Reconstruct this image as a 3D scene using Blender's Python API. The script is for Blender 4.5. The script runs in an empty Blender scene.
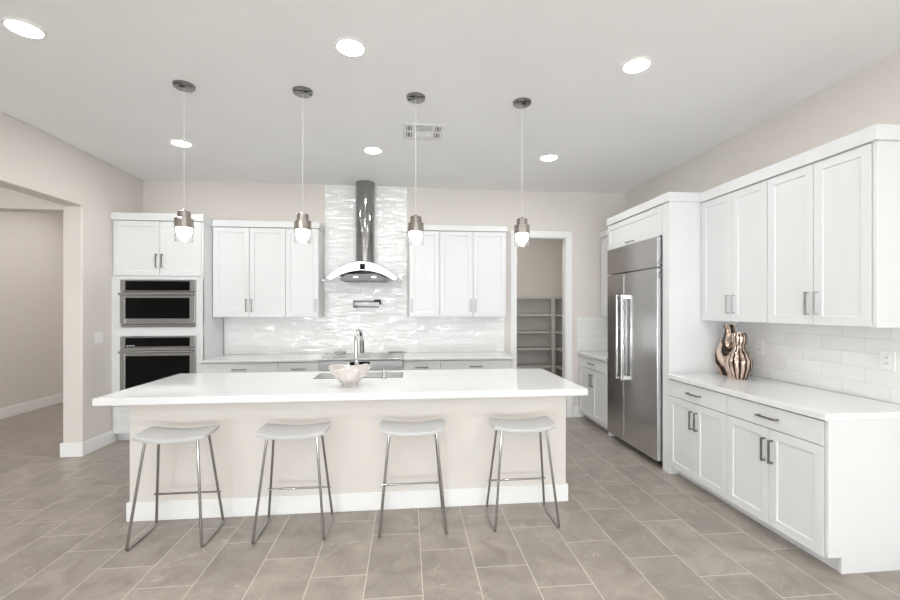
import bpy, bmesh, math, random
from mathutils import Vector, Matrix
random.seed(7)
SC = bpy.context.scene
COL = SC.collection
PI = math.pi

# ------------------------------------------------------------------ camera, world, big lights, exposure
cam_data = bpy.data.cameras.new('camera')
cam_data.lens = 17.05
cam_data.sensor_width = 36.0
cam_data.sensor_fit = 'HORIZONTAL'
cam_data.shift_y = 8.03 / 900.0
cam_data.clip_start = 0.05
camera = bpy.data.objects.new('camera', cam_data)
camera.location = (0.0, 0.0, 1.5115)
camera.rotation_euler = (PI / 2, 0, -0.1007)
COL.objects.link(camera)
SC.camera = camera

world = bpy.data.worlds.new('sky')
world.use_nodes = True
SC.world = world
world.node_tree.nodes['Background'].inputs['Color'].default_value = (0.80, 0.90, 1.0, 1)
world.node_tree.nodes['Background'].inputs['Strength'].default_value = 1.0

def area_light(name, loc, rot, sx, sy, power, colour=(1, 1, 1)):
    l = bpy.data.lights.new(name, 'AREA')
    l.shape = 'RECTANGLE'
    l.size, l.size_y = sx, sy
    l.energy = power
    l.color = colour
    o = bpy.data.objects.new(name, l)
    o.location = loc
    o.rotation_euler = rot
    COL.objects.link(o)
    return o

# daylight coming in through the glazed wall behind the camera
area_light('daylight_rear', (-0.1, -8.92, 1.45), (PI / 2, 0, 0), 5.6, 2.5, 12, (0.91, 0.97, 1.0))
# added fill, aimed upwards from the glazed wall to brighten the ceiling
area_light('ceiling_fill_rear', (-0.1, -8.85, 0.35), (PI * 0.72, 0, 0), 5.6, 0.6, 325, (0.90, 0.96, 1.0))
# added side fills behind the camera, against solid walls without windows
area_light('side_fill_left', (-3.22, -4.6, 1.5), (PI / 2, 0, -PI / 2), 5.0, 2.4, 255, (0.88, 0.95, 1.0))
area_light('side_fill_right', (3.0, -4.6, 1.5), (PI / 2, 0, PI / 2), 5.0, 2.4, 75, (0.88, 0.95, 1.0))
area_light('hall_fill', (-4.5, -8.9, 1.5), (PI / 2, 0, 0), 1.8, 2.4, 190, (0.90, 0.96, 1.0))  # added fill to brighten the hall; the wall behind it is solid

SC.view_settings.view_transform = 'Standard'
SC.view_settings.look = 'None'
SC.view_settings.gamma = 1.0
SC.view_settings.use_curve_mapping = False
SC.view_settings.exposure = 0.03
SC.cycles.use_denoising = True
SC.cycles.diffuse_bounces = 6
SC.cycles.max_bounces = 12
CAN_STRENGTH = 168.0

# ------------------------------------------------------------------ helpers
class MB:
    """collects simple shapes, in world coordinates, into one mesh object"""
    def __init__(self, xf=None):
        self.bm = bmesh.new()
        self.xf = xf or (lambda p: p)

    def v(self, p):
        return self.bm.verts.new(self.xf(tuple(p)))

    def face(self, vs):
        try:
            return self.bm.faces.new(vs)
        except ValueError:
            return None

    def box(self, x0, x1, y0, y1, z0, z1):
        p = [self.v((x, y, z)) for z in (z0, z1) for y in (y0, y1) for x in (x0, x1)]
        for f in ((0, 1, 3, 2), (4, 5, 7, 6), (0, 1, 5, 4), (2, 3, 7, 6), (0, 2, 6, 4), (1, 3, 7, 5)):
            self.face([p[i] for i in f])
        return self

    def prism(self, poly, fn, d0, d1):
        """poly: list of 2-D points, fn(a,b,d) -> 3-D point"""
        A = [self.v(fn(a, b, d0)) for a, b in poly]
        B = [self.v(fn(a, b, d1)) for a, b in poly]
        n = len(poly)
        self.face(A); self.face(B[::-1])
        for i in range(n):
            self.face([A[i], A[(i + 1) % n], B[(i + 1) % n], B[i]])
        return self

    def lathe(self, prof, centre, n=32, cap=True, rad=None, close=False):
        """prof: list of (r, z); rad(i_angle, k_profile, r) may modulate the radius"""
        cx, cy, cz = centre
        rings = []
        for k, (r, z) in enumerate(prof):
            ring = []
            for i in range(n):
                a = 2 * PI * i / n
                rr = rad(a, k / max(1, len(prof) - 1), r) if rad else r
                ring.append(self.v((cx + rr * math.cos(a), cy + rr * math.sin(a), cz + z)))
            rings.append(ring)
        pairs = list(zip(rings, rings[1:]))
        if close:
            pairs.append((rings[-1], rings[0]))
        for a, b in pairs:
            for i in range(n):
                j = (i + 1) % n
                self.face([a[i], a[j], b[j], b[i]])
        if cap and not close:
            self.face(rings[0][::-1]); self.face(rings[-1])
        return self

    def tube(self, pts, r, n=10, cap=True):
        pts = [Vector(p) for p in pts]
        rings = []
        up = None
        for i, p in enumerate(pts):
            if i == 0: t = (pts[1] - p).normalized()
            elif i == len(pts) - 1: t = (p - pts[i - 1]).normalized()
            else: t = ((pts[i + 1] - p).normalized() + (p - pts[i - 1]).normalized()).normalized()
            if up is None:
                ref = Vector((0, 0, 1)) if abs(t.z) < 0.9 else Vector((1, 0, 0))
                up = (ref - t * ref.dot(t)).normalized()
            else:
                up = (up - t * up.dot(t)).normalized()
            s = t.cross(up)
            rings.append([self.v(p + r * (math.cos(2 * PI * k / n) * up + math.sin(2 * PI * k / n) * s)) for k in range(n)])
        for a, b in zip(rings, rings[1:]):
            for k in range(n):
                j = (k + 1) % n
                self.face([a[k], a[j], b[j], b[k]])
        if cap:
            self.face(rings[0][::-1]); self.face(rings[-1])
        return self

    def build(self, name, mat, parent=None, bevel=0.0, smooth=False, seg=2):
        bmesh.ops.recalc_face_normals(self.bm, faces=self.bm.faces[:])
        if parent is not None:
            off = Vector((0, 0, 0))
            q = parent
            while q is not None:
                off += q.location
                q = q.parent
            bmesh.ops.translate(self.bm, verts=self.bm.verts[:], vec=-off)
        me = bpy.data.meshes.new(name)
        self.bm.to_mesh(me)
        self.bm.free()
        me.materials.append(mat)
        o = bpy.data.objects.new(name, me)
        COL.objects.link(o)
        if parent is not None:
            o.parent = parent
        if smooth:
            me.polygons.foreach_set('use_smooth', [True] * len(me.polygons))
            me.set_sharp_from_angle(angle=math.radians(40))
        if bevel > 0:
            m = o.modifiers.new('bevel', 'BEVEL')
            m.width = bevel
            m.segments = seg
            m.limit_method = 'ANGLE'
            m.angle_limit = math.radians(40)
        return o

def fillet(pts, r, n=6):
    """round the inner corners of a polyline"""
    pts = [Vector(p) for p in pts]
    out = [pts[0]]
    for a, b, c in zip(pts, pts[1:], pts[2:]):
        d1 = (a - b).normalized(); d2 = (c - b).normalized()
        p0 = b + d1 * r; p1 = b + d2 * r
        for i in range(n + 1):
            t = i / n
            out.append((1 - t) ** 2 * p0 + 2 * t * (1 - t) * b + t * t * p1)
    out.append(pts[-1])
    return out

def tag(o, label, cat, group=None):
    o['label'] = label
    o['category'] = cat
    if group: o['group'] = group
    return o

def thing(name, label, cat, loc, group=None):
    o = bpy.data.objects.new(name, None)
    o.location = loc
    o.empty_display_size = 0.05
    COL.objects.link(o)
    return tag(o, label, cat, group)

def rebase(o, loc):
    o.data.transform(Matrix.Translation(-Vector(loc)))
    o.location = loc
    return o

def struct(name, mb, mat, bevel=0.0):
    o = mb.build(name, mat, bevel=bevel)
    o['kind'] = 'structure'
    return o

def dup(root, loc, label):
    def cp(o, parent):
        c = o.copy()
        COL.objects.link(c)
        if parent is not None: c.parent = parent
        for ch in list(o.children): cp(ch, c)
        return c
    r = cp(root, None)
    r.location = loc
    r['label'] = label
    return r

# ------------------------------------------------------------------ materials
def mat(name, col, rough=0.5, metal=0.0, noise=0.0, nscale=8.0, bump=0.0, bscale=60.0, spec=None, coat=0.0):
    m = bpy.data.materials.new(name)
    m.use_nodes = True
    nt = m.node_tree
    b = nt.nodes['Principled BSDF']
    b.inputs['Base Color'].default_value = (*col, 1)
    b.inputs['Roughness'].default_value = rough
    b.inputs['Metallic'].default_value = metal
    if spec is not None: b.inputs['Specular IOR Level'].default_value = spec
    if coat: b.inputs['Coat Weight'].default_value = coat
    tc = nt.nodes.new('ShaderNodeTexCoord')
    if noise > 0:
        n = nt.nodes.new('ShaderNodeTexNoise')
        n.inputs['Scale'].default_value = nscale
        n.inputs['Detail'].default_value = 4
        nt.links.new(tc.outputs['Object'], n.inputs['Vector'])
        r = nt.nodes.new('ShaderNodeValToRGB')
        r.color_ramp.elements[0].position = 0.3
        r.color_ramp.elements[1].position = 0.7
        r.color_ramp.elements[0].color = (*[c * (1 - noise) for c in col], 1)
        r.color_ramp.elements[1].color = (*[min(1, c * (1 + noise)) for c in col], 1)
        nt.links.new(n.outputs['Fac'], r.inputs['Fac'])
        nt.links.new(r.outputs['Color'], b.inputs['Base Color'])
    if bump > 0:
        n2 = nt.nodes.new('ShaderNodeTexNoise')
        n2.inputs['Scale'].default_value = bscale
        n2.inputs['Detail'].default_value = 3
        nt.links.new(tc.outputs['Object'], n2.inputs['Vector'])
        bp = nt.nodes.new('ShaderNodeBump')
        bp.inputs['Strength'].default_value = bump
        bp.inputs['Distance'].default_value = 0.004
        nt.links.new(n2.outputs['Fac'], bp.inputs['Height'])
        nt.links.new(bp.outputs['Normal'], b.inputs['Normal'])
    return m

def emit(name, col, strength):
    m = bpy.data.materials.new(name)
    m.use_nodes = True
    b = m.node_tree.nodes['Principled BSDF']
    b.inputs['Base Color'].default_value = (*col, 1)
    b.inputs['Emission Color'].default_value = (*col, 1)
    b.inputs['Emission Strength'].default_value = strength
    return m

def glass(name, col=(1, 1, 1), rough=0.0):
    m = bpy.data.materials.new(name)
    m.use_nodes = True
    b = m.node_tree.nodes['Principled BSDF']
    b.inputs['Base Color'].default_value = (*col, 1)
    b.inputs['Roughness'].default_value = rough
    b.inputs['Transmission Weight'].default_value = 1.0
    b.inputs['IOR'].default_value = 1.45
    return m

def brushed(name, col, rough, vertical=True, strength=0.06):
    m = mat(name, col, rough, 1.0)
    nt = m.node_tree
    b = nt.nodes['Principled BSDF']
    tc = nt.nodes.new('ShaderNodeTexCoord')
    mp = nt.nodes.new('ShaderNodeMapping')
    mp.inputs['Scale'].default_value = (300, 300, 2) if vertical else (2, 300, 300)
    n = nt.nodes.new('ShaderNodeTexNoise')
    n.inputs['Scale'].default_value = 1.0
    nt.links.new(tc.outputs['Object'], mp.inputs['Vector'])
    nt.links.new(mp.outputs['Vector'], n.inputs['Vector'])
    bp = nt.nodes.new('ShaderNodeBump')
    bp.inputs['Strength'].default_value = strength
    bp.inputs['Distance'].default_value = 0.001
    nt.links.new(n.outputs['Fac'], bp.inputs['Height'])
    nt.links.new(bp.outputs['Normal'], b.inputs['Normal'])
    return m

class NT:
    """small helper for math node graphs"""
    def __init__(self, m):
        self.nt = m.node_tree
    def m(self, op, a, b=None, c=None):
        n = self.nt.nodes.new('ShaderNodeMath'); n.operation = op
        for i, x in enumerate((a, b, c)):
            if x is None: continue
            if isinstance(x, (int, float)): n.inputs[i].default_value = x
            else: self.nt.links.new(x, n.inputs[i])
        return n.outputs[0]
    def mix(self, f, a, b):
        n = self.nt.nodes.new('ShaderNodeMix'); n.data_type = 'RGBA'
        for i, x in ((0, f), (6, a), (7, b)):
            if isinstance(x, tuple): n.inputs[i].default_value = (*x, 1)
            elif isinstance(x, (int, float)): n.inputs[i].default_value = x
            else: self.nt.links.new(x, n.inputs[i])
        return n.outputs[2]

def floor_material():
    m = mat('grey_brown_floor_tile', (0.3, 0.26, 0.22), 0.32)
    g = NT(m); nt = m.node_tree
    b = nt.nodes['Principled BSDF']
    geo = nt.nodes.new('ShaderNodeNewGeometry')
    sp = nt.nodes.new('ShaderNodeSeparateXYZ')
    nt.links.new(geo.outputs['Position'], sp.inputs[0])
    W, L = 0.311, 0.622
    u = g.m('DIVIDE', g.m('SUBTRACT', sp.outputs['X'], 0.084), W)
    row = g.m('FLOOR', u)
    fu = g.m('SUBTRACT', u, row)
    v = g.m('ADD', g.m('DIVIDE', g.m('SUBTRACT', sp.outputs['Y'], 2.66), L), g.m('MULTIPLY', row, 1 / 3))
    cell = g.m('FLOOR', v)
    fv = g.m('SUBTRACT', v, cell)
    du = g.m('MULTIPLY', g.m('MINIMUM', fu, g.m('SUBTRACT', 1.0, fu)), W)
    dv = g.m('MULTIPLY', g.m('MINIMUM', fv, g.m('SUBTRACT', 1.0, fv)), L)
    grout = g.m('LESS_THAN', g.m('MINIMUM', du, dv), 0.0021)
    cmb = nt.nodes.new('ShaderNodeCombineXYZ')
    nt.links.new(row, cmb.inputs[0]); nt.links.new(cell, cmb.inputs[1])
    wn = nt.nodes.new('ShaderNodeTexWhiteNoise'); wn.noise_dimensions = '3D'
    nt.links.new(cmb.outputs[0], wn.inputs['Vector'])
    # each tile reads another piece of the stone pattern
    off = nt.nodes.new('ShaderNodeVectorMath'); off.operation = 'MULTIPLY_ADD'
    nt.links.new(wn.outputs['Color'], off.inputs[0]); off.inputs[1].default_value = (9, 9, 9)
    nt.links.new(geo.outputs['Position'], off.inputs[2])
    n1 = nt.nodes.new('ShaderNodeTexNoise'); n1.inputs['Scale'].default_value = 5.0; n1.inputs['Detail'].default_value = 9
    n1.inputs['Roughness'].default_value = 0.62
    n1.inputs['Distortion'].default_value = 0.9
    nt.links.new(off.outputs[0], n1.inputs['Vector'])
    cr = nt.nodes.new('ShaderNodeValToRGB')
    cr.color_ramp.elements[0].position = 0.32; cr.color_ramp.elements[0].color = (0.265, 0.233, 0.202, 1)
    cr.color_ramp.elements[1].position = 0.70; cr.color_ramp.elements[1].color = (0.405, 0.36, 0.315, 1)
    nt.links.new(n1.outputs['Fac'], cr.inputs['Fac'])
    # thin pale veins
    n2 = nt.nodes.new('ShaderNodeTexNoise'); n2.inputs['Scale'].default_value = 1.9; n2.inputs['Detail'].default_value = 5
    n2.inputs['Distortion'].default_value = 1.2
    nt.links.new(off.outputs[0], n2.inputs['Vector'])
    vein = g.m('LESS_THAN', g.m('ABSOLUTE', g.m('SUBTRACT', n2.outputs['Fac'], 0.60)), 0.003)
    c1 = g.mix(g.m('MULTIPLY', vein, 0.7), cr.outputs['Color'], (0.50, 0.45, 0.40))
    tone = g.m('MULTIPLY_ADD', wn.outputs['Value'], 0.16, 0.92)
    mul = nt.nodes.new('ShaderNodeVectorMath'); mul.operation = 'SCALE'
    nt.links.new(c1, mul.inputs[0]); nt.links.new(tone, mul.inputs['Scale'])
    c2 = g.mix(grout, mul.outputs[0], (0.66, 0.61, 0.55))
    nt.links.new(c2, b.inputs['Base Color'])
    rgh = g.m('MULTIPLY_ADD', n1.outputs['Fac'], 0.25, 0.24)
    nt.links.new(rgh, b.inputs['Roughness'])
    bp = nt.nodes.new('ShaderNodeBump'); bp.inputs['Strength'].default_value = 0.25; bp.inputs['Distance'].default_value = 0.002
    nt.links.new(g.m('SUBTRACT', g.m('MULTIPLY', n1.outputs['Fac'], 0.3), grout), bp.inputs['Height'])
    nt.links.new(bp.outputs['Normal'], b.inputs['Normal'])
    return m

def tile_material(name, wave, W=0.30, H=0.1, axis='X'):
    """glossy white hand-made subway tile with a rippled face"""
    m = mat(name, (0.84, 0.84, 0.82), 0.07)
    g = NT(m); nt = m.node_tree
    b = nt.nodes['Principled BSDF']
    b.inputs['Specular IOR Level'].default_value = 0.3
    geo = nt.nodes.new('ShaderNodeNewGeometry')
    sp = nt.nodes.new('ShaderNodeSeparateXYZ')
    nt.links.new(geo.outputs['Position'], sp.inputs[0])
    v = g.m('DIVIDE', g.m('SUBTRACT', sp.outputs['Z'], 0.914), H)
    row = g.m('FLOOR', v); fv = g.m('SUBTRACT', v, row)
    u = g.m('ADD', g.m('DIVIDE', sp.outputs[axis], W), g.m('MULTIPLY', g.m('MODULO', row, 2.0), 0.5))
    cell = g.m('FLOOR', u); fu = g.m('SUBTRACT', u, cell)
    du = g.m('MULTIPLY', g.m('MINIMUM', fu, g.m('SUBTRACT', 1.0, fu)), W)
    dv = g.m('MULTIPLY', g.m('MINIMUM', fv, g.m('SUBTRACT', 1.0, fv)), H)
    d = g.m('MINIMUM', du, dv)
    grout = g.m('LESS_THAN', d, 0.0014)
    cmb = nt.nodes.new('ShaderNodeCombineXYZ')
    nt.links.new(row, cmb.inputs[0]); nt.links.new(cell, cmb.inputs[1])
    wn = nt.nodes.new('ShaderNodeTexWhiteNoise'); wn.noise_dimensions = '3D'
    nt.links.new(cmb.outputs[0], wn.inputs['Vector'])
    off = nt.nodes.new('ShaderNodeVectorMath'); off.operation = 'MULTIPLY_ADD'
    nt.links.new(wn.outputs['Color'], off.inputs[0]); off.inputs[1].default_value = (5, 5, 5)
    nt.links.new(geo.outputs['Position'], off.inputs[2])
    mp = nt.nodes.new('ShaderNodeMapping')
    mp.inputs['Scale'].default_value = (4.5, 4.5, 17)
    nt.links.new(off.outputs[0], mp.inputs['Vector'])
    n1 = nt.nodes.new('ShaderNodeTexNoise'); n1.inputs['Scale'].default_value = 1.0; n1.inputs['Detail'].default_value = 0.5
    nt.links.new(mp.outputs['Vector'], n1.inputs['Vector'])
    edge = g.m('MINIMUM', g.m('DIVIDE', d, 0.006), 1.0)
    h = g.m('ADD', g.m('MULTIPLY', n1.outputs['Fac'], wave), g.m('MULTIPLY', edge, 0.16))
    bp = nt.nodes.new('ShaderNodeBump'); bp.inputs['Strength'].default_value = 1.0; bp.inputs['Distance'].default_value = 0.006
    nt.links.new(h, bp.inputs['Height'])
    nt.links.new(bp.outputs['Normal'], b.inputs['Coat Normal'])
    b.inputs['Coat Weight'].default_value = 1.0
    b.inputs['Coat Roughness'].default_value = 0.03
    b.inputs['Coat IOR'].default_value = 1.75
    bq = nt.nodes.new('ShaderNodeBump'); bq.inputs['Strength'].default_value = 0.5; bq.inputs['Distance'].default_value = 0.003
    nt.links.new(g.m('ADD', g.m('MULTIPLY', n1.outputs['Fac'], wave * 0.14), g.m('MULTIPLY', edge, 0.4)), bq.inputs['Height'])
    nt.links.new(bq.outputs['Normal'], b.inputs['Normal'])
    tone = g.m('MULTIPLY_ADD', wn.outputs['Value'], 0.04, 0.83)
    cc = nt.nodes.new('ShaderNodeCombineXYZ')
    nt.links.new(tone, cc.inputs[0]); nt.links.new(tone, cc.inputs[1]); nt.links.new(g.m('MULTIPLY', tone, 0.985), cc.inputs[2])
    nt.links.new(g.mix(grout, cc.outputs[0], (0.71, 0.705, 0.69)), b.inputs['Base Color'])
    nt.links.new(g.m('MULTIPLY_ADD', grout, 0.3, 0.4), b.inputs['Roughness'])
    return m

def vase_material(name, bands, twist, wobble, nscale):
    """metal glaze with dark lines that wind round the vase"""
    m = mat(name, (0.6, 0.4, 0.3), 0.10, 0.9)
    nt = m.node_tree; g = NT(m)
    b = nt.nodes['Principled BSDF']
    tc = nt.nodes.new('ShaderNodeTexCoord')
    sp = nt.nodes.new('ShaderNodeSeparateXYZ')
    nt.links.new(tc.outputs['Object'], sp.inputs[0])
    n = nt.nodes.new('ShaderNodeTexNoise')
    n.inputs['Scale'].default_value = nscale
    n.inputs['Detail'].default_value = 2
    nt.links.new(tc.outputs['Object'], n.inputs['Vector'])
    ang = g.m('ARCTAN2', sp.outputs['Y'], sp.outputs['X'])
    ph = g.m('ADD', g.m('MULTIPLY', ang, float(bands)), g.m('ADD', g.m('MULTIPLY', sp.outputs['Z'], twist), g.m('MULTIPLY', n.outputs['Fac'], wobble)))
    fac = g.m('MULTIPLY_ADD', g.m('SINE', ph), 0.5, 0.5)
    r = nt.nodes.new('ShaderNodeValToRGB')
    e = r.color_ramp.elements
    e[0].position = 0.20; e[0].color = (0.045, 0.035, 0.03, 1)
    e[1].position = 0.92; e[1].color = (0.82, 0.66, 0.56, 1)
    k = e.new(0.42); k.color = (0.56, 0.40, 0.32, 1)
    nt.links.new(fac, r.inputs['Fac'])
    nt.links.new(r.outputs['Color'], b.inputs['Base Color'])
    return m

def bowl_material():
    m = mat('iridescent_glass_bowl', (0.86, 0.78, 0.72), 0.04, 0.0, coat=0.8)
    nt = m.node_tree
    b = nt.nodes['Principled BSDF']
    b.inputs['Transmission Weight'].default_value = 0.5
    tc = nt.nodes.new('ShaderNodeTexCoord')
    n = nt.nodes.new('ShaderNodeTexNoise')
    n.inputs['Scale'].default_value = 9; n.inputs['Distortion'].default_value = 1.5
    nt.links.new(tc.outputs['Object'], n.inputs['Vector'])
    r = nt.nodes.new('ShaderNodeValToRGB')
    e = r.color_ramp.elements
    e[0].position = 0.3; e[0].color = (0.82, 0.75, 0.71, 1)
    e[1].position = 0.7; e[1].color = (0.98, 0.97, 0.96, 1)
    k = e.new(0.5); k.color = (0.95, 0.90, 0.86, 1)
    nt.links.new(n.outputs['Fac'], r.inputs['Fac'])
    nt.links.new(r.outputs['Color'], b.inputs['Base Color'])
    return m

M = dict(
    wall=mat('beige_wall_paint', (0.715, 0.675, 0.633), 0.75, noise=0.012, nscale=2, bump=0.06, bscale=90),
    ceil=mat('white_ceiling_paint', (0.905, 0.91, 0.91), 0.85, noise=0.01, nscale=2, bump=0.08, bscale=70),
    trim=mat('white_trim_paint', (0.86, 0.86, 0.85), 0.4, noise=0.008, nscale=3),
    cab=mat('white_cabinet_paint', (0.72, 0.727, 0.73), 0.38, noise=0.008, nscale=3),
    inside=mat('cabinet_inside', (0.55, 0.54, 0.52), 0.6, noise=0.02, nscale=6),
    quartz=mat('white_quartz', (0.78, 0.785, 0.785), 0.07, noise=0.018, nscale=14),
    steel=brushed('brushed_stainless_steel', (0.66, 0.66, 0.665), 0.21),
    steel_h=brushed('appliance_steel', (0.42, 0.42, 0.425), 0.24, vertical=False),
    chimney=mat('chimney_steel', (0.34, 0.34, 0.34), 0.09, 1.0, noise=0.01, nscale=4),
    hooddark=mat('hood_underside_steel', (0.16, 0.16, 0.16), 0.4, 0.6, noise=0.02, nscale=4),
    rangesteel=mat('range_steel', (0.66, 0.66, 0.66), 0.38, 1.0, noise=0.02, nscale=4),
    polished=mat('polished_hood_steel', (0.92, 0.92, 0.92), 0.16, 1.0, noise=0.02, nscale=5),
    chrome=mat('chrome', (0.60, 0.595, 0.59), 0.08, 1.0, noise=0.01, nscale=5),
    nickel=mat('satin_nickel', (0.27, 0.265, 0.26), 0.28, 1.0, noise=0.02, nscale=20),
    canopy=mat('dark_chrome', (0.25, 0.245, 0.24), 0.07, 1.0, noise=0.01, nscale=5),
    pendmetal=mat('pendant_nickel', (0.40, 0.375, 0.345), 0.12, 1.0, noise=0.02, nscale=20),
    stoolmetal=mat('stool_chrome', (0.36, 0.35, 0.34), 0.07, 1.0, noise=0.01, nscale=20),
    black=mat('black_glass', (0.003, 0.003, 0.0035), 0.05, noise=0.02, nscale=5, spec=0.15),
    blackmetal=mat('black_iron', (0.03, 0.03, 0.03), 0.5, noise=0.1, nscale=40),
    dark=mat('dark_recess', (0.05, 0.05, 0.05), 0.6, noise=0.05, nscale=10),
    seat=mat('white_stool_seat', (0.51, 0.51, 0.505), 0.4, noise=0.01, nscale=10),
    plastic=mat('white_plastic', (0.84, 0.83, 0.81), 0.35, noise=0.005, nscale=10),
    ventm=mat('vent_white', (0.80, 0.80, 0.79), 0.5, noise=0.005, nscale=10),
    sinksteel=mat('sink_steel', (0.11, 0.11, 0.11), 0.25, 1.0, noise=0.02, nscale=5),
    slot=mat('vent_slot', (0.20, 0.20, 0.195), 0.7, noise=0.02, nscale=10),
    shelf=mat('pantry_shelf_paint', (0.62, 0.60, 0.56), 0.55, noise=0.01, nscale=6),
    cord=mat('pendant_cord', (0.80, 0.79, 0.77), 0.35, noise=0.01, nscale=20),
    lens=emit('recessed_lamp', (1.0, 0.99, 0.98), CAN_STRENGTH),
    pantry_fill_lens=emit('pantry_fill_lamp', (1.0, 0.98, 0.95), 120.0),  # glow of the light added inside the pantry
    bulb=emit('pendant_bulb', (1.0, 0.95, 0.88), 28.0),
    hoodlamp=emit('hood_lamp', (1.0, 0.95, 0.88), 3.0),
    indicator=emit('oven_indicator', (0.8, 0.85, 0.9), 0.6),
    glass=glass('clear_glass'),
    hoodglass=glass('hood_glass', (0.93, 0.95, 0.95)),
    floor=floor_material(),
    tile=tile_material('rippled_white_tile', 6.0),
    tile_side=tile_material('smooth_white_tile', 0.22, axis='Y'),
    vase_a=vase_material('rose_gold_swirl', 4, 22.0, 7.0, 7.0),
    vase_b=vase_material('silver_rose_swirl', 13, 3.0, 5.0, 8.0),
    bowl=bowl_material(),
)

# ------------------------------------------------------------------ room shell
H = 3.12
XL, XR, YB = -3.295, 3.05, 5.71
struct('floor', MB().box(-5.7, 3.25, -9.2, 8.2, -0.1, 0), M['floor'])
struct('ceiling', MB().box(-5.7, 3.25, -9.2, 8.2, H, H + 0.1), M['ceil'])
w = MB()
w.box(XL, 1.485, YB, YB + 0.12, 0, H)
w.box(2.195, XR, YB, YB + 0.12, 0, H)
w.box(1.485, 2.195, YB, YB + 0.12, 2.485, H)
struct('wall_back', w, M['wall'])
struct('wall_right', MB().box(XR, XR + 0.15, -9.0, 7.45, 0, H), M['wall'])
w = MB()
w.prism([(8.0, 0), (8.0, H), (-9.0, H), (-9.0, 0), (-0.6, 0), (-0.6, 2.553), (4.702, 2.553), (4.702, 0)], lambda a, b_, d_: (d_, a, b_), -3.48, XL)
struct('wall_left', w, M['wall'], bevel=0.012)
# glazed wall behind the camera
w = MB()
w.box(-5.65, -3.0, -9.15, -9.0, 0, H)
w.box(2.8, 3.2, -9.15, -9.0, 0, H)
w.box(-3.0, 2.8, -9.15, -9.0, 2.75, H)
struct('wall_front', w, M['wall'])
f = MB()
for x in (-3.0, -1.1, 0.84, 2.74):
    f.box(x, x + 0.06, -9.1, -9.04, 0, 2.75)
f.box(-3.0, 2.8, -9.1, -9.04, 2.69, 2.75)
f.box(-3.0, 2.8, -9.1, -9.04, 0, 0.06)
struct('window_1', f, M['trim'])
# hall beyond the opening on the left
struct('wall_hall', MB().box(-5.65, -5.5, -9.0, 8.0, 0, H), M['wall'])
struct('wall_hall_end', MB().box(-5.5, -3.48, 7.9, 8.0, 0, H), M['wall'])
struct('wall_hall_header', MB().box(-5.5, -3.48, 4.73, 4.9, 2.516, H), M['wall'])
# pantry behind the back wall
struct('wall_pantry_back', MB().box(0.75, XR, 7.36, 7.45, 0, H), M['wall'])
struct('wall_pantry_left', MB().box(0.75, 0.85, YB + 0.12, 7.36, 0, H), M['wall'])
struct('wall_pantry_right', MB().box(2.80, 2.90, YB + 0.12, 7.36, 0, H), M['wall'])

BH, BT = 0.142, 0.016
b = MB()
b.box(XL, XL + BT, 4.686, 5.20, 0, BH)
b.box(-3.48, XL, 4.686, 4.702, 0, BH)
b.box(-3.496, -3.48, 4.686, 7.9, 0, BH)
struct('baseboard_left', b, M['trim'], bevel=0.004)
struct('baseboard_hall', MB().box(-5.5, -5.484, -9.0, 7.9, 0, BH), M['trim'], bevel=0.004)
struct('baseboard_back', MB().box(2.282, 2.45, YB - BT, YB, 0, BH), M['trim'], bevel=0.004)
t = MB()
CW = 0.082
t.box(1.485 - CW, 1.485, YB - 0.018, YB, 0, 2.485 + CW)
t.box(2.195, 2.195 + CW, YB - 0.018, YB, 0, 2.485 + CW)
t.box(1.485, 2.195, YB - 0.018, YB, 2.485, 2.485 + CW)
t.box(1.485, 1.497, YB, YB + 0.12, 0, 2.485)
t.box(2.183, 2.195, YB, YB + 0.12, 0, 2.485)
t.box(1.497, 2.183, YB, YB + 0.12, 2.473, 2.485)
t.box(1.497, 1.503, YB - 0.012, YB + 0.03, 2.13, 2.22)      # hinge leaf on the left jamb
struct('trim_1', t, M['trim'], bevel=0.003)

# tiled backsplashes
g_ = 0.0005
for x0, x1, y0, z0, z1, lab in (
        (-2.322, -1.0645, YB - 0.010, 0.9145, 1.399, 'glossy rippled white tile backsplash under the upper cabinets left of the range'),
        (-1.064, 0.002, YB - 0.012, 0.922, H - 0.001, 'tall column of glossy rippled white tile behind the hood, reaching the ceiling'),
        (0.0025, 1.318, YB - 0.010, 0.9145, 1.399, 'glossy rippled white tile backsplash under the upper cabinets right of the range')):
    tag(MB().box(x0, x1, y0, YB - g_, max(z0, 0.9175), z1).build('tile_backsplash', M['tile']), lab, 'backsplash')
tag(MB().box(XR - 0.010, XR - g_, 2.19, 3.658, 0.9145, 1.394).build('tile_backsplash', M['tile_side']),
    'white long-tile backsplash above the right-hand counter, behind two vases', 'backsplash')
tag(MB().box(2.345, XR - 0.001, YB - 0.010, YB - g_, 0.9145, 1.39).build('tile_backsplash', M['tile']),
    'small white tile backsplash on the back wall between pantry doorway and refrigerator', 'backsplash')

# ------------------------------------------------------------------ cabinet kit
def front_back(yf):                      # local (u, d, z): u along X, d outwards to the camera
    return lambda p: (p[0], yf - p[1], p[2])
def front_right(xf):                     # u along Y, d outwards to -X
    return lambda p: (xf - p[1], p[0], p[2])

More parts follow.
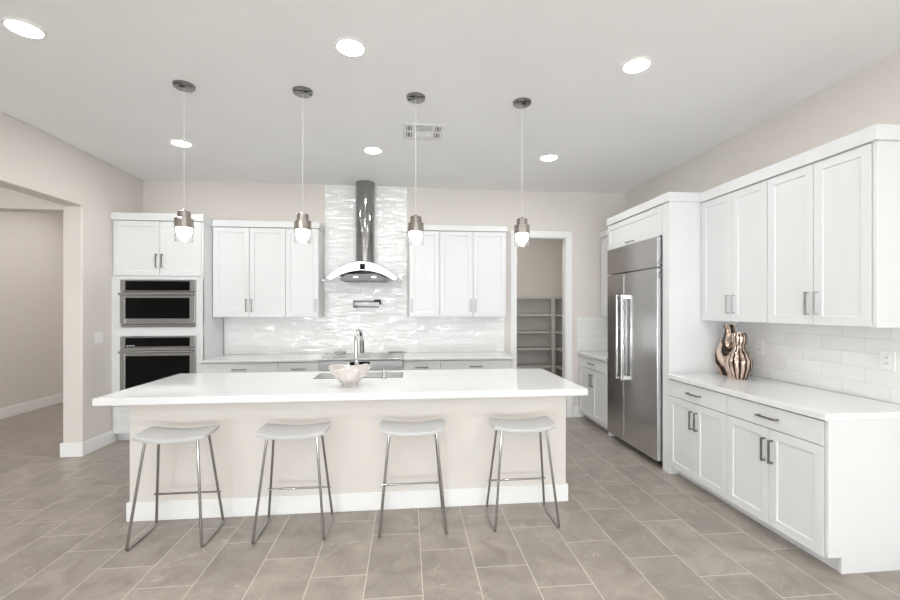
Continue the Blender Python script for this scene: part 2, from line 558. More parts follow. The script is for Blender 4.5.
def shaker(xf, name, parent, u0, u1, z0, z1, d0=0.0, rail=0.058, t=0.02, rec=0.008):
    """shaker front: flat frame round a recessed panel, one mesh"""
    m = MB(xf)
    r = min(rail, (z1 - z0) * 0.3)
    def rect(a0, a1, b0, b1, d):
        return [m.v((a0, d, b0)), m.v((a1, d, b0)), m.v((a1, d, b1)), m.v((a0, d, b1))]
    B = rect(u0, u1, z0, z1, d0)
    F = rect(u0, u1, z0, z1, d0 + t)
    I = rect(u0 + r, u1 - r, z0 + r, z1 - r, d0 + t)
    P = rect(u0 + r + 0.003, u1 - r - 0.003, z0 + r + 0.003, z1 - r - 0.003, d0 + t - rec)
    m.face(B[::-1]); m.face(P)
    for i in range(4):
        j = (i + 1) % 4
        m.face([B[i], B[j], F[j], F[i]])
        m.face([F[i], F[j], I[j], I[i]])
        m.face([I[i], I[j], P[j], P[i]])
    return m.build(name, M['cab'], parent, bevel=0.0015)

def slab(xf, name, parent, u0, u1, z0, z1, d0=0.0, t=0.02):
    return MB(xf).box(u0, u1, d0, d0 + t, z0, z1).build(name, M['cab'], parent, bevel=0.002)

def pull(xf, parent, u, z, d, vertical, length=0.155, material='nickel'):
    m = MB(xf)
    h = length / 2
    s, so = 0.0055, 0.033
    if vertical:
        m.box(u - s, u + s, d + so - 0.010, d + so, z - h, z + h)
        for zz in (z - h + 0.006, z + h - 0.006):
            m.box(u - s, u + s, d, d + so - 0.010, zz - 0.006, zz + 0.006)
    else:
        m.box(u - h, u + h, d + so - 0.010, d + so, z - s, z + s)
        for uu in (u - h + 0.006, u + h - 0.006):
            m.box(uu - 0.006, uu + 0.006, d, d + so - 0.010, z - s, z + s)
    return m.build('handle', M[material], parent, bevel=0.001)

G = 0.0025     # half gap between fronts
def base_cabinet(xf, org, u0, u1, depth, label, doors=2, drawer=True, z_top=0.874, toe=0.075, group=None, flip=False, f0=0.0, f1=0.0, z0=0.105):
    """f0 / f1: filler strips at the two ends"""
    t = thing('base_cabinet', label, 'cabinet', org, group)
    m = MB(xf)
    m.box(u0, u1, -depth, -0.012, z0 - 0.006, z_top)
    m.box(u0, u1, -depth, -toe, 0.0, z0 - 0.006)
    m.build('cabinet_body', M['cab'], t)
    if f0: slab(xf, 'filler', t, u0, u0 + f0 - G, 0.098, z_top - 0.004, 0, 0.018)
    if f1: slab(xf, 'filler', t, u1 - f1 + G, u1, 0.098, z_top - 0.004, 0, 0.018)
    a0, a1 = u0 + f0, u1 - f1
    d = slab(xf, 'drawer', t, a0 + G, a1 - G, 0.722, z_top - 0.010)
    pull(xf, d, (a0 + a1) / 2, z_top - 0.081, 0.02, False)
    if doors == 2:
        c = (a0 + a1) / 2
        for s, (p, q) in ((1, (a0, c)), (-1, (c, a1))):
            dr = shaker(xf, 'door', t, p + G, q - G, z0, 0.717)
            pull(xf, dr, (q - 0.030) if s == 1 else (p + 0.030), 0.575, 0.02, True)
    else:
        dr = shaker(xf, 'door', t, a0 + G, a1 - G, 0.105, 0.717)
        pull(xf, dr, (a0 + 0.03) if flip else (a1 - 0.03), 0.60, 0.02, True)
    return t

def upper_cabinet(xf, org, us, depth, z0, z1, handles, label, group=None, bright='nickel'):
    t = thing('upper_cabinet', label, 'cabinet', org, group)
    MB(xf).box(us[0], us[-1], -depth, -0.008, z0, z1).build('cabinet_body', M['cab'], t)
    for (p, q), side in zip(zip(us, us[1:]), handles):
        dr = shaker(xf, 'door', t, p + G, q - G, z0 + 0.003, z1 - 0.004)
        pull(xf, dr, (p + 0.032) if side < 0 else (q - 0.032), z0 + 0.145, 0.02, True, material=bright)
    return t

# ------------------------------------------------------------------ back wall: tall oven cabinet
TX0, TX1, TY = -3.293, -2.324, 5.13
xt = front_back(TY + 0.02)
tall = thing('oven_cabinet', 'tall white built-in cabinet against the left wall holding two stacked ovens', 'cabinet', ((TX0 + TX1) / 2, 5.4, 0))
OX0, OX1 = -3.187, -2.395
m = MB(xt)
D = 0.558
m.box(TX0, TX0 + 0.02, -D, 0, 0.095, 2.50)
m.box(TX1 - 0.02, TX1, -D, 0, 0.095, 2.50)
m.box(TX0, TX1, -D, -D + 0.02, 0.095, 2.50)
m.box(TX0 + 0.02, TX1 - 0.02, -D + 0.02, -0.002, 0.095, 0.115)
m.box(TX0 + 0.02, TX1 - 0.02, -D + 0.02, -0.002, 2.48, 2.50)
m.box(TX0 + 0.02, TX1 - 0.02, -D + 0.02, 0.0, 1.195, 1.296)
m.box(TX0 + 0.02, TX1 - 0.02, -D + 0.02, 0.0, 1.832, 1.872)
m.box(TX0 + 0.02, TX1 - 0.02, -D + 0.02, 0.0, 0.405, 0.455)
m.box(TX0, TX1, -D, -0.075, 0.0, 0.095)
for z0, z1 in ((0.455, 1.195), (1.296, 1.832)):
    m.box(TX0, OX0 - 0.002, -0.02, 0.018, z0, z1)
    m.box(OX1 + 0.002, TX1, -0.02, 0.018, z0, z1)
m.box(TX0, TX1, 0, 0.018, 1.197, 1.294)
m.box(TX0, TX1, 0, 0.018, 1.834, 1.870)
m.box(TX0, TX1, 0, 0.018, 0.410, 0.453)
m.build('cabinet_body', M['cab'], tall)
um = (-3.225 - 2.343) / 2
for s, (p, q) in ((1, (TX0 + 0.02, um)), (-1, (um, TX1 - 0.012))):
    dr = shaker(xt, 'door', tall, p + G, q - G, 1.875, 2.492)
    pull(xt, dr, (q - 0.030) if s == 1 else (p + 0.030), 2.045, 0.02, True)
d = shaker(xt, 'drawer', tall, TX0 + 0.02, TX1 - 0.012, 0.105, 0.405)
pull(xt, d, um, 0.33, 0.02, False)
MB(xt).box(TX0 - 0.0, TX1 + 0.012, -D, 0.034, 2.50, 2.582).build('crown', M['cab'], tall, bevel=0.003)

def oven(name, label, z0, z1, panel_h, base_trim, small):
    t = thing(name, label, 'oven', ((OX0 + OX1) / 2, 5.4, z0))
    MB(xt).box(OX0 + 0.012, OX1 - 0.012, -D + 0.03, 0.016, z0 + 0.006, z1 - 0.006).build('oven_body', M['dark'], t)
    m = MB(xt)
    m.box(OX0, OX1, 0.019, 0.045, z1 - panel_h, z1)
    pn = m.build('control_panel', M['steel_h'], t, bevel=0.002)
    MB(xt).box(OX0 + 0.055, OX1 - 0.055, 0.045, 0.047, z1 - panel_h + 0.010, z1 - 0.012).build('display', M['black'], pn)
    if not small:
        mm = MB(xt)
        for i in range(3):
            mm.box(OX0 + 0.075 + i * 0.03, OX0 + 0.088 + i * 0.03, 0.047, 0.0476, z1 - panel_h + 0.018, z1 - panel_h + 0.026)
        mm.build('indicator', M['indicator'], pn)
    dz0, dz1 = z0 + base_trim, z1 - panel_h - 0.006
    m = MB(xt)
    top, side, bot = (0.068, 0.055, 0.06) if small else (0.088, 0.055, 0.075)
    m.box(OX0, OX0 + side, 0.019, 0.05, dz0, dz1)
    m.box(OX1 - side, OX1, 0.019, 0.05, dz0, dz1)
    m.box(OX0 + side, OX1 - side, 0.019, 0.05, dz1 - top, dz1)
    m.box(OX0 + side, OX1 - side, 0.019, 0.05, dz0, dz0 + bot)
    dr = m.build('oven_door', M['steel_h'], t, bevel=0.002)
    MB(xt).box(OX0 + side, OX1 - side, 0.022, 0.047, dz0 + bot, dz1 - top).build('door_window', M['black'], dr)
    hz = dz1 - (0.026 if small else 0.042)
    m = MB(xt)
    m.tube([(OX0 + 0.008, 0.085, hz), (OX1 - 0.008, 0.085, hz)], 0.0125, 12)
    for x in (OX0 + 0.03, OX1 - 0.03):
        m.tube([(x, 0.05, hz), (x, 0.085, hz)], 0.009, 10)
    m.build('handle', M['steel_h'], dr, smooth=True)
    if base_trim > 0.01:
        MB(xt).box(OX0, OX1, 0.019, 0.036, z0, z0 + base_trim - 0.006).build('base_trim', M['steel_h'], t, bevel=0.002)
    return t

oven('microwave_oven', 'stainless steel built-in microwave oven with black glass, upper of the two ovens', 1.301, 1.827, 0.128, 0.032, True)
oven('wall_oven', 'stainless steel wall oven with black glass window, below the microwave', 0.460, 1.190, 0.122, 0.01, False)

# base run on the back wall
xb = front_back(5.088)
base_cabinet(xb, (-1.9, 5.4, 0), -2.322, -1.473, 0.60, 'white base cabinet with a wide drawer beside the tall oven cabinet', doors=2, z_top=0.893)
base_cabinet(xb, (-1.23, 5.4, 0), -1.473, -1.014, 0.60, 'narrow white base cabinet directly left of the steel range', doors=1, z_top=0.893)
base_cabinet(xb, (0.17, 5.4, 0), -0.046, 0.398, 0.60, 'narrow white base cabinet directly right of the steel range', doors=1, z_top=0.893, flip=True)
base_cabinet(xb, (0.83, 5.4, 0), 0.398, 1.285, 0.60, 'white base cabinet with a wide drawer beside the pantry doorway', doors=2, z_top=0.893, f1=0.03)

def counter(x0, x1, y0, y1, label, z0=0.874, z1=0.914, bevel=0.003):
    return tag(MB().box(x0, x1, y0, y1, z0, z1).build('countertop', M['quartz'], bevel=bevel), label, 'countertop')
counter(-2.322, -1.014, 5.045, 5.697, 'white quartz countertop between the oven cabinet and the steel range', 0.893, 0.917)
counter(-0.046, 1.305, 5.045, 5.697, 'white quartz countertop between the steel range and pantry doorway', 0.893, 0.917)

# upper cabinets on the back wall
xu = front_back(5.39)
UZ0, UZ1 = 1.400, 2.488
upper_cabinet(xu, (-1.89, 5.55, UZ0), (-2.318, -1.897, -1.473), 0.318, UZ0, UZ1, (1, -1), 'white double-door upper cabinet next to the tall oven cabinet')
upper_cabinet(xu, (-1.26, 5.55, UZ0), (-1.473, -1.080), 0.318, UZ0, UZ1, (1,), 'narrow white single-door upper cabinet left of the range hood')
upper_cabinet(xu, (0.22, 5.55, UZ0), (0.030, 0.412), 0.318, UZ0, UZ1, (-1,), 'narrow white single-door upper cabinet right of the range hood')
upper_cabinet(xu, (0.85, 5.55, UZ0), (0.412, 0.838, 1.266), 0.318, UZ0, UZ1, (1, -1), 'white double-door upper cabinet next to the pantry doorway')
def crown(x0, x1, y0, y1, z0, z1, label):
    return tag(MB().box(x0, x1, y0, y1, z0, z1).build('crown_moulding', M['cab'], bevel=0.003), label, 'moulding')
crown(-2.311, -1.066, 5.352, 5.705, UZ1, 2.566, 'flat white crown strip on the upper cabinets left of the range hood')
crown(0.016, 1.280, 5.352, 5.705, UZ1, 2.558, 'flat white crown strip on the upper cabinets right of the range hood')

# ------------------------------------------------------------------ right wall: refrigerator surround
FX = 2.377
FY0, FY1 = 3.660, 4.842
CZ0, CZ1 = 2.483, 2.566
sur = thing('refrigerator_cabinet', 'tall white cabinet surround with a lift-up door above the steel refrigerator', 'cabinet', (2.7, 4.25, 0))
MB().box(FX, XR - 0.002, FY0, FY0 + 0.02, 0, CZ0).build('side_panel', M['cab'], sur, bevel=0.0015)
MB().box(FX, XR - 0.002, FY1 - 0.02, FY1, 0, CZ0).build('side_panel', M['cab'], sur, bevel=0.0015)
MB().box(FX, FX + 0.02, FY0 + 0.02, 3.765, 0, CZ0).build('stile', M['cab'], sur, bevel=0.0015)
MB().box(FX + 0.02, XR - 0.002, FY0 + 0.02, FY1 - 0.02, 2.205, CZ0).build('cabinet_body', M['cab'], sur)
xf_ = front_right(FX + 0.012)
dd = shaker(xf_, 'lift_door', sur, 3.770, FY1 - 0.004, 2.193, 2.474)
pull(xf_, dd, 4.31, 2.215, 0.02, False, 0.15)
MB().box(FX - 0.020, XR - 0.002, FY0 - 0.014, FY1 + 0.002, CZ0, CZ1).build('crown', M['cab'], sur, bevel=0.003)

fr = thing('refrigerator', 'large stainless steel built-in refrigerator with two tall bar handles', 'refrigerator', (2.66, 4.28, 0))
RX, RY0, RY1, SEAM = 2.335, 3.782, 4.780, 4.400
MB().box(RX + 0.055, 3.00, RY0 + 0.004, RY1 - 0.004, 0.10, 2.180).build('refrigerator_body', M['steel'], fr)
MB().box(RX + 0.10, 2.98, RY0 + 0.01, RY1 - 0.01, 0.0, 0.10).build('kick_plate', M['dark'], fr)
MB().box(RX, RX + 0.05, RY0, RY1, 1.900, 2.180).build('grille_panel', M['steel'], fr, bevel=0.003)
for (a, c, hy) in ((RY0, SEAM - 0.003, SEAM - 0.050), (SEAM + 0.003, RY1, SEAM + 0.055)):
    dr = MB().box(RX, RX + 0.05, a, c, 0.072, 1.884).build('door', M['steel'], fr, bevel=0.004)
    m = MB()
    m.tube([(RX - 0.052, hy, 0.74), (RX - 0.052, hy, 1.655)], 0.014, 14)
    for z in (0.765, 1.630):
        m.box(RX - 0.052, RX, hy - 0.009, hy + 0.009, z - 0.018, z + 0.018)
    m.build('handle', M['chrome'], dr, smooth=True)
for z0, z1 in ((1.79, 1.85), (1.92, 1.96)):
    MB().box(RX + 0.012, RX + 0.05, RY0 - 0.012, RY0, z0, z1).build('hinge', M['nickel'], fr, bevel=0.001)

# far right corner, beyond the refrigerator
xr = front_right(2.388)
base_cabinet(xr, (2.7, 5.27, 0), 4.848, 5.690, 0.655, 'small white base cabinet in the far corner beyond the refrigerator', z0=0.085)
counter(2.35, XR - 0.011, 4.846, 5.698, 'small white quartz countertop in the far corner beyond the refrigerator')
xsm = front_right(2.705)
upper_cabinet(xsm, (2.9, 5.27, 1.395), (4.848, 5.27, 5.692), 0.33, 1.395, 2.483, (1, -1), 'white upper cabinet in the far right corner, half hidden by the refrigerator')
crown(2.668, XR - 0.004, 4.850, 5.698, 2.483, 2.560, 'short white crown strip in the corner behind the refrigerator cabinet')

# near right run
base_cabinet(xr, (2.7, 3.3, 0), 2.952, 3.656, 0.655, 'white base cabinet with two doors next to the refrigerator, below two vases', z0=0.085)
nb = base_cabinet(xr, (2.7, 2.58, 0), 2.207, 2.952, 0.655, 'white base cabinet with two doors at the near end of the right counter', z0=0.085)
m = MB()
m.prism([(2.372, 0.095), (2.372, 0.874), (XR - 0.003, 0.874), (XR - 0.003, 0.0), (2.455, 0.0), (2.455, 0.095)], lambda a, b_, d_: (a, d_, b_), 2.184, 2.203)
m.build('end_panel', M['cab'], nb, bevel=0.001)
counter(2.350, XR - 0.011, 2.180, 3.658, 'long white quartz countertop on the right wall with two vases')
xur = front_right(2.700)
for us, hs, lab in (((2.934, 3.281, 3.654), (1, -1), 'white double-door upper cabinet on the right wall, directly over the vases'),
                    ((2.214, 2.570, 2.932), (1, -1), 'white double-door upper cabinet on the right wall, nearest the camera')):
    uc = upper_cabinet(xur, (2.9, sum(us) / 3, 1.398), us, 0.345, 1.398, 2.474, hs, lab, bright='chrome')
MB().box(2.686, XR - 0.003, 2.190, 2.211, 1.398, 2.474).build('end_panel', M['cab'], uc, bevel=0.001)
crown(2.660, XR - 0.003, 2.170, 3.644, 2.474, 2.562, 'long flat white crown strip on the right wall upper cabinets')

# ------------------------------------------------------------------ range, hood, pot filler
RX0, RX1 = -1.010, -0.050
rg = thing('range_cooker', 'stainless steel range set between white base cabinets under the hood', 'range', (-0.53, 5.38, 0))
MB().box(RX0, RX1, 5.09, 5.695, 0.10, 0.905).build('range_body', M['rangesteel'], rg, bevel=0.002)
MB().box(RX0 + 0.02, RX1 - 0.02, 5.13, 5.68, 0.0, 0.10).build('kick_plate', M['dark'], rg)
MB().box(RX0, RX1, 5.035, 5.697, 0.905, 0.920).build('cooktop', M['rangesteel'], rg, bevel=0.003)
m = MB()
m.prism([(5.09, 0.74), (5.045, 0.765), (5.045, 0.892), (5.055, 0.905), (5.09, 0.905)], lambda a, b_, d_: (d_, a, b_), RX0, RX1)
cp = m.build('control_panel', M['rangesteel'], rg, bevel=0.002)
MB().box(-0.66, -0.43, 5.042, 5.045, 0.80, 0.885).build('display', M['black'], cp)
od = MB().box(RX0 + 0.005, RX1 - 0.005, 5.05, 5.09, 0.20, 0.735).build('oven_door', M['steel_h'], rg, bevel=0.003)
MB().box(RX0 + 0.12, RX1 - 0.12, 5.047, 5.05, 0.30, 0.60).build('door_window', M['black'], od)
m = MB()
m.tube([(RX0 + 0.05, 4.985, 0.69), (RX1 - 0.05, 4.985, 0.69)], 0.013, 12)
for x in (RX0 + 0.08, RX1 - 0.08):
    m.tube([(x, 4.985, 0.69), (x, 5.05, 0.69)], 0.009, 8)
m.build('handle', M['steel_h'], od, smooth=True)
MB().box(RX0 + 0.005, RX1 - 0.005, 5.055, 5.09, 0.105, 0.195).build('drawer', M['steel_h'], rg, bevel=0.002)
for gx0, gx1 in ((-0.93, -0.79), (-0.24, RX1 - 0.004)):
    MB().box(gx0, gx1, 5.63, 5.68, 0.920, 0.942).build('rear_vent', M['nickel'], rg, bevel=0.002)
for bx in (-0.80, -0.53, -0.26):
    for y in (5.22, 5.48):
        MB().lathe([(0.085, 0), (0.085, 0.0015), (0.078, 0.0015)], (bx, y, 0.920), 32).build('burner', M['nickel'], rg)

hd = thing('range_hood', 'stainless steel range hood with arched canopy and round chimney up to the ceiling', 'range hood', (-0.52, 5.55, 1.84))
HC, HW, HZ, HH = -0.534, 0.470, 1.838, 0.235
arc = lambda t: HZ + HH * (1 - t * t)
N = 28
out = [(HC + HW * t, arc(t) - 0.008) for t in [-0.90 + 1.80 * i / N for i in range(N + 1)]]
inn = []
for i in range(N + 1):
    t = 0.80 - 1.60 * i / N
    inn.append((HC + HW * t, HZ + 0.012 + 0.118 * (1 - (t / 0.80) ** 2)))
m = MB()
m.prism(out + inn, lambda a, b_, d_: (a, d_, b_), 5.215, 5.692)
cn = m.build('canopy', M['polished'], hd, smooth=True)
m = MB()
o1 = [(HC + HW * t, arc(t)) for t in [-1 + 2 * i / N for i in range(N + 1)]]
o2 = [(HC + HW * t, arc(t) - 0.007) for t in [1 - 2 * i / N for i in range(N + 1)]]
m.prism(o1 + o2, lambda a, b_, d_: (a, d_, b_), 5.165, 5.692)
m.build('glass_canopy', M['hoodglass'], hd, smooth=True)
for s in (-1, 1):
    x = HC + s * HW * 0.955
    MB().box(x - 0.022, x + 0.022, 5.20, 5.23, HZ - 0.012, HZ + 0.012).build('glass_clip', M['nickel'], hd, bevel=0.002)
MB().box(HC - 0.03, HC + 0.032, 5.211, 5.215, 1.975, 2.045).build('control_panel', M['black'], cn)
m = MB()
m.prism([(HC - 0.29, 1.852), (HC + 0.29, 1.852), (HC + 0.20, 1.930), (HC - 0.20, 1.930)], lambda a, b_, d_: (a, d_, b_), 5.30, 5.68)
ft = m.build('filter_box', M['hooddark'], hd, bevel=0.002)
m = MB()
for i in range(14):
    x = HC - 0.25 + i * 0.0385
    m.box(x - 0.008, x + 0.008, 5.30, 5.66, 1.845, 1.850)
m.build('filter', M['nickel'], ft)
for x in (HC - 0.09, HC + 0.13):
    MB().lathe([(0.028, 0), (0.028, 0.01)], (x, 5.285, 1.885), 16).build('hood_lamp', M['hoodlamp'], ft)
MB().lathe([(0.120, 0.0), (0.120, 0.50), (0.1215, 0.50), (0.1215, H - 2.045)], (HC, 5.565, 2.045), 48).build('chimney', M['chimney'], hd, smooth=True)

pf = thing('pot_filler', 'folded chrome pot filler tap on the tile wall below the hood', 'tap', (-0.66, 5.68, 1.52))
MB().tube([(-0.67, 5.697, 1.525), (-0.67, 5.685, 1.525)], 0.030, 24).build('wall_flange', M['nickel'], pf, smooth=True)
m = MB()
m.tube(fillet([(-0.67, 5.68, 1.525), (-0.67, 5.60, 1.525), (-0.36, 5.60, 1.525)], 0.015), 0.010, 12)
m.tube([(-0.68, 5.60, 1.512), (-0.68, 5.60, 1.612)], 0.012, 12)
m.build('lower_arm', M['nickel'], pf, smooth=True)
m = MB()
m.tube([(-0.68, 5.60, 1.595), (-0.37, 5.57, 1.595)], 0.010, 12)
m.build('upper_arm', M['nickel'], pf, smooth=True)
m = MB()
m.tube(fillet([(-0.42, 5.575, 1.605), (-0.345, 5.57, 1.605), (-0.345, 5.57, 1.555)], 0.015), 0.013, 12)
m.tube([(-0.42, 5.575, 1.605), (-0.34, 5.57, 1.605)], 0.016, 12)
m.build('spout', M['blackmetal'], pf, smooth=True)

# ------------------------------------------------------------------ pantry shelving
ps = thing('pantry_shelving', 'grey painted corner shelving inside the dim pantry', 'shelf', (1.9, 7.1, 0))
PZ = (0.53, 0.83, 1.115, 1.405, 1.70)
for z in PZ:
    m = MB()
    m.prism([(0.86, 7.02), (2.50, 7.02), (2.50, 5.95), (2.79, 5.95), (2.79, 7.355), (0.86, 7.355)], lambda a, b_, d_: (a, b_, d_), z - 0.03, z)
    m.build('shelf', M['shelf'], ps, bevel=0.002)
MB().box(2.44, 2.50, 7.00, 7.06, 0, 1.70).build('corner_post', M['shelf'], ps, bevel=0.002)
MB().box(0.855, 0.885, 7.02, 7.355, 0, 1.66).build('end_panel', M['shelf'], ps)
MB().box(2.50, 2.79, 5.93, 5.95, 0, 1.70).build('end_panel', M['shelf'], ps)

# ------------------------------------------------------------------ island
IX0, IX1, IY0, IY1 = -1.957, 1.240, 3.238, 4.075
isl = thing('kitchen_island', 'long kitchen island with beige painted front and white baseboard', 'kitchen island', (-0.36, 3.65, 0))
IT = 0.866
m = MB()
m.box(IX0, IX1, IY0, IY0 + 0.10, 0, IT)
m.box(IX0, IX0 + 0.10, IY0 + 0.10, IY1, 0, IT)
m.box(IX1 - 0.10, IX1, IY0 + 0.10, IY1, 0, IT)
m.box(IX0 + 0.10, IX1 - 0.10, IY1 - 0.05, IY1, 0.10, IT)
m.build('island_body', M['wall'], isl)
m = MB()
e = 0.016
m.box(IX0 - e, IX1 + e, IY0 - e, IY0, 0, 0.135)
m.box(IX0 - e, IX0, IY0, IY1, 0, 0.135)
m.box(IX1, IX1 + e, IY0, IY1, 0, 0.135)
m.build('baseboard', M['trim'], isl, bevel=0.005)
xi = lambda p: (p[0], IY1 + p[1], p[2])
edges = [IX0 + 0.02, -1.40, -0.85, -0.40, 0.05, 0.62, IX1 - 0.02]
for k, (a, c) in enumerate(zip(edges, edges[1:])):
    dr = shaker(xi, 'door', isl, a + G, c - G, 0.11, 0.85)
    pull(xi, dr, (c - 0.03) if k % 2 == 0 else (a + 0.03), 0.72, 0.02, True)

CX0, CX1, CY0, CY1 = -2.064, 1.332, 3.030, 4.120
SX0, SX1, SY0, SY1 = -0.795, -0.035, 3.690, 4.035
m = MB()
def ring(x0, x1, y0, y1, z): return [m.v((x0, y0, z)), m.v((x1, y0, z)), m.v((x1, y1, z)), m.v((x0, y1, z))]
To, Ti = ring(CX0, CX1, CY0, CY1, 0.914), ring(SX0, SX1, SY0, SY1, 0.914)
Bo, Bi = ring(CX0, CX1, CY0, CY1, IT), ring(SX0, SX1, SY0, SY1, IT)
for i in range(4):
    j = (i + 1) % 4
    m.face([To[i], To[j], Ti[j], Ti[i]]); m.face([Bo[i], Bo[j], Bi[j], Bi[i]])
    m.face([To[i], To[j], Bo[j], Bo[i]]); m.face([Ti[i], Ti[j], Bi[j], Bi[i]])
tag(m.build('countertop', M['quartz'], bevel=0.004), 'large white quartz slab on the kitchen island with a sink cut-out', 'countertop')

sk = thing('sink', 'stainless steel undermount sink set into the island countertop', 'sink', ((SX0 + SX1) / 2, (SY0 + SY1) / 2, 0.64))
m = MB()
a = 0.004; q = 0.003
ox0, ox1, oy0, oy1 = SX0 - 0.02, SX1 + 0.02, SY0 - 0.02, IY1 - 0.055
m.box(ox0, ox1, oy0, SY0 - a, 0.64, IT - 0.001)
m.box(ox0, ox1, SY1 - 0.025, SY1 - 0.018, 0.64, IT - 0.001)
m.box(ox0, SX0 - a, SY0 - a, SY1 - 0.025, 0.64, IT - 0.001)
m.box(SX1 + a, ox1, SY0 - a, SY1 - 0.025, 0.64, IT - 0.001)
m.box(SX0 - a, SX1 + a, SY0 - a, SY1 - 0.025, 0.64, 0.655)
m.build('basin', M['sinksteel'], sk, bevel=0.003)
MB().lathe([(0.045, 0), (0.045, 0.004), (0.03, 0.002)], ((SX0 + SX1) / 2, 3.86, 0.655), 20).build('drain', M['chrome'], sk, smooth=True)

fc = thing('kitchen_faucet', 'tall chrome gooseneck faucet rising behind the glass bowl on the island', 'faucet', (-0.418, 3.63, 0.914))
MB().lathe([(0.028, 0), (0.028, 0.006), (0.024, 0.012), (0.022, 0.05), (0.021, 0.12), (0.0175, 0.16)], (-0.418, 3.63, 0.914), 24).build('faucet_body', M['chrome'], fc, smooth=True)
pts = [(-0.425, 3.63, 1.07), (-0.425, 3.63, 1.225)]
for i in range(15):
    an = PI * i / 14
    pts.append((-0.425 + 0.014 * (1 - math.cos(an)), 3.63 + 0.092 * (1 - math.cos(an)), 1.225 + 0.092 * math.sin(an)))
MB().tube(pts, 0.0155, 14).build('spout', M['chrome'], fc, smooth=True)
MB().tube([(-0.397, 3.814, 1.227), (-0.394, 3.822, 1.115)], 0.0195, 14).build('spray_head', M['nickel'], fc, smooth=True)
MB().tube([(-0.405, 3.63, 0.985), (-0.355, 3.63, 0.995), (-0.32, 3.63, 1.03)], 0.008, 10).build('lever', M['chrome'], fc, smooth=True)

sd = thing('soap_dispenser', 'short chrome soap dispenser right of the faucet at the island sink', 'soap dispenser', (-0.192, 3.64, 0.914))
MB().lathe([(0.022, 0), (0.022, 0.006), (0.014, 0.010), (0.014, 0.055), (0.018, 0.058), (0.018, 0.075)], (-0.192, 3.64, 0.914), 20).build('dispenser_body', M['chrome'], sd, smooth=True)
MB().tube([(-0.192, 3.64, 0.982), (-0.192, 3.70, 0.982), (-0.192, 3.715, 0.972)], 0.006, 10).build('nozzle', M['chrome'], sd, smooth=True)

# fluted glass bowl with a wavy rim
prof_o = [(0.060, 0.0), (0.066, 0.006), (0.060, 0.018), (0.080, 0.038), (0.106, 0.070), (0.127, 0.098), (0.145, 0.125), (0.157, 0.146)]
prof_i = [(0.153, 0.148), (0.139, 0.127), (0.120, 0.100), (0.099, 0.074), (0.072, 0.044), (0.02, 0.034)]
bowl_c = (-0.437, 3.335, 0.914)
m = MB()
nb_ = 64
rings = []
for r, z in prof_o + prof_i:
    ring_ = []
    for i in range(nb_):
        an = 2 * PI * i / nb_
        k = max(0.0, (z - 0.03) / 0.12)
        rr = r * (1 + 0.035 * k * math.cos(6 * an + 0.5))
        ring_.append(m.v((bowl_c[0] + rr * math.cos(an), bowl_c[1] + rr * math.sin(an), bowl_c[2] + z + 0.012 * k * k * math.sin(3 * an))))
    rings.append(ring_)
for p, q_ in zip(rings, rings[1:]):
    for i in range(nb_):
        j = (i + 1) % nb_
        m.face([p[i], p[j], q_[j], q_[i]])
m.face(rings[0][::-1]); m.face(rings[-1])
tag(rebase(m.build('glass_bowl', M['bowl'], smooth=True), bowl_c), 'pearly pink-white art glass bowl with a wavy rim on the island', 'bowl')

# ------------------------------------------------------------------ bar stools
def make_stool(loc, label):
    t = thing('bar_stool', label, 'stool', loc, 'white saddle-seat bar stools along the island')
    m = MB()
    nx, ny = 28, 12
    Wd, Dp = 0.228, 0.130
    def pt(i, j, off):
        s = -1 + 2 * i / nx; r = -1 + 2 * j / ny
        x = loc[0] + Wd * s * (1 - 0.05 * r * r)
        y = loc[1] + Dp * r * (1 - 0.14 * abs(s) ** 3.0)
        z = loc[2] + 0.672 + 0.024 * s * s + 0.004 * r - 0.003 * r * r + off
        return m.v((x, y, z))
    T = [[pt(i, j, 0.011) for j in range(ny + 1)] for i in range(nx + 1)]
    B = [[pt(i, j, -0.012) for j in range(ny + 1)] for i in range(nx + 1)]
    for i in range(nx):
        for j in range(ny):
            m.face([T[i][j], T[i + 1][j], T[i + 1][j + 1], T[i][j + 1]])
            m.face([B[i][j], B[i][j + 1], B[i + 1][j + 1], B[i + 1][j]])
    for i in range(nx):
        for j in (0, ny):
            m.face([T[i][j], T[i + 1][j], B[i + 1][j], B[i][j]])
    for j in range(ny):
        for i in (0, nx):
            m.face([T[i][j], T[i][j + 1], B[i][j + 1], B[i][j]])
    m.build('seat', M['seat'], t, smooth=True, bevel=0.004, seg=3)
    R = 0.0085
    xl, yl = 0.222, 0.160
    xt_, yt_ = 0.158, 0.075
    zt = 0.677
    for s in (-1, 1):
        p = fillet([(loc[0] + s * xt_, loc[1] - yt_, loc[2] + zt), (loc[0] + s * xl, loc[1] - yl, loc[2] + R),
                    (loc[0] + s * xl, loc[1] + yl, loc[2] + R), (loc[0] + s * xt_, loc[1] + yt_, loc[2] + zt)], 0.022)
        MB().tube(p, R, 12).build('sled_leg', M['stoolmetal'], t, smooth=True)
    f_ = 0.235 / zt
    xx = xl + (xt_ - xl) * f_; yy = yl + (yt_ - yl) * f_
    MB().tube([(loc[0] - xx - 0.018, loc[1] + yy, loc[2] + 0.235), (loc[0] + xx + 0.018, loc[1] + yy, loc[2] + 0.235)], 0.007, 12).build('footrest', M['stoolmetal'], t, smooth=True)
    return t
s0 = make_stool((-1.505, 2.982, 0), 'leftmost white bar stool with chrome sled legs, at the island end near the ovens')
dup(s0, (-0.756, 2.985, 0), 'second white chrome-legged bar stool from the left, between leftmost stool and bowl')
dup(s0, (0.040, 2.980, 0), 'third white chrome-legged bar stool from the left, just right of the glass bowl')
dup(s0, (0.813, 2.980, 0), 'rightmost white bar stool with chrome sled legs, nearest the refrigerator')

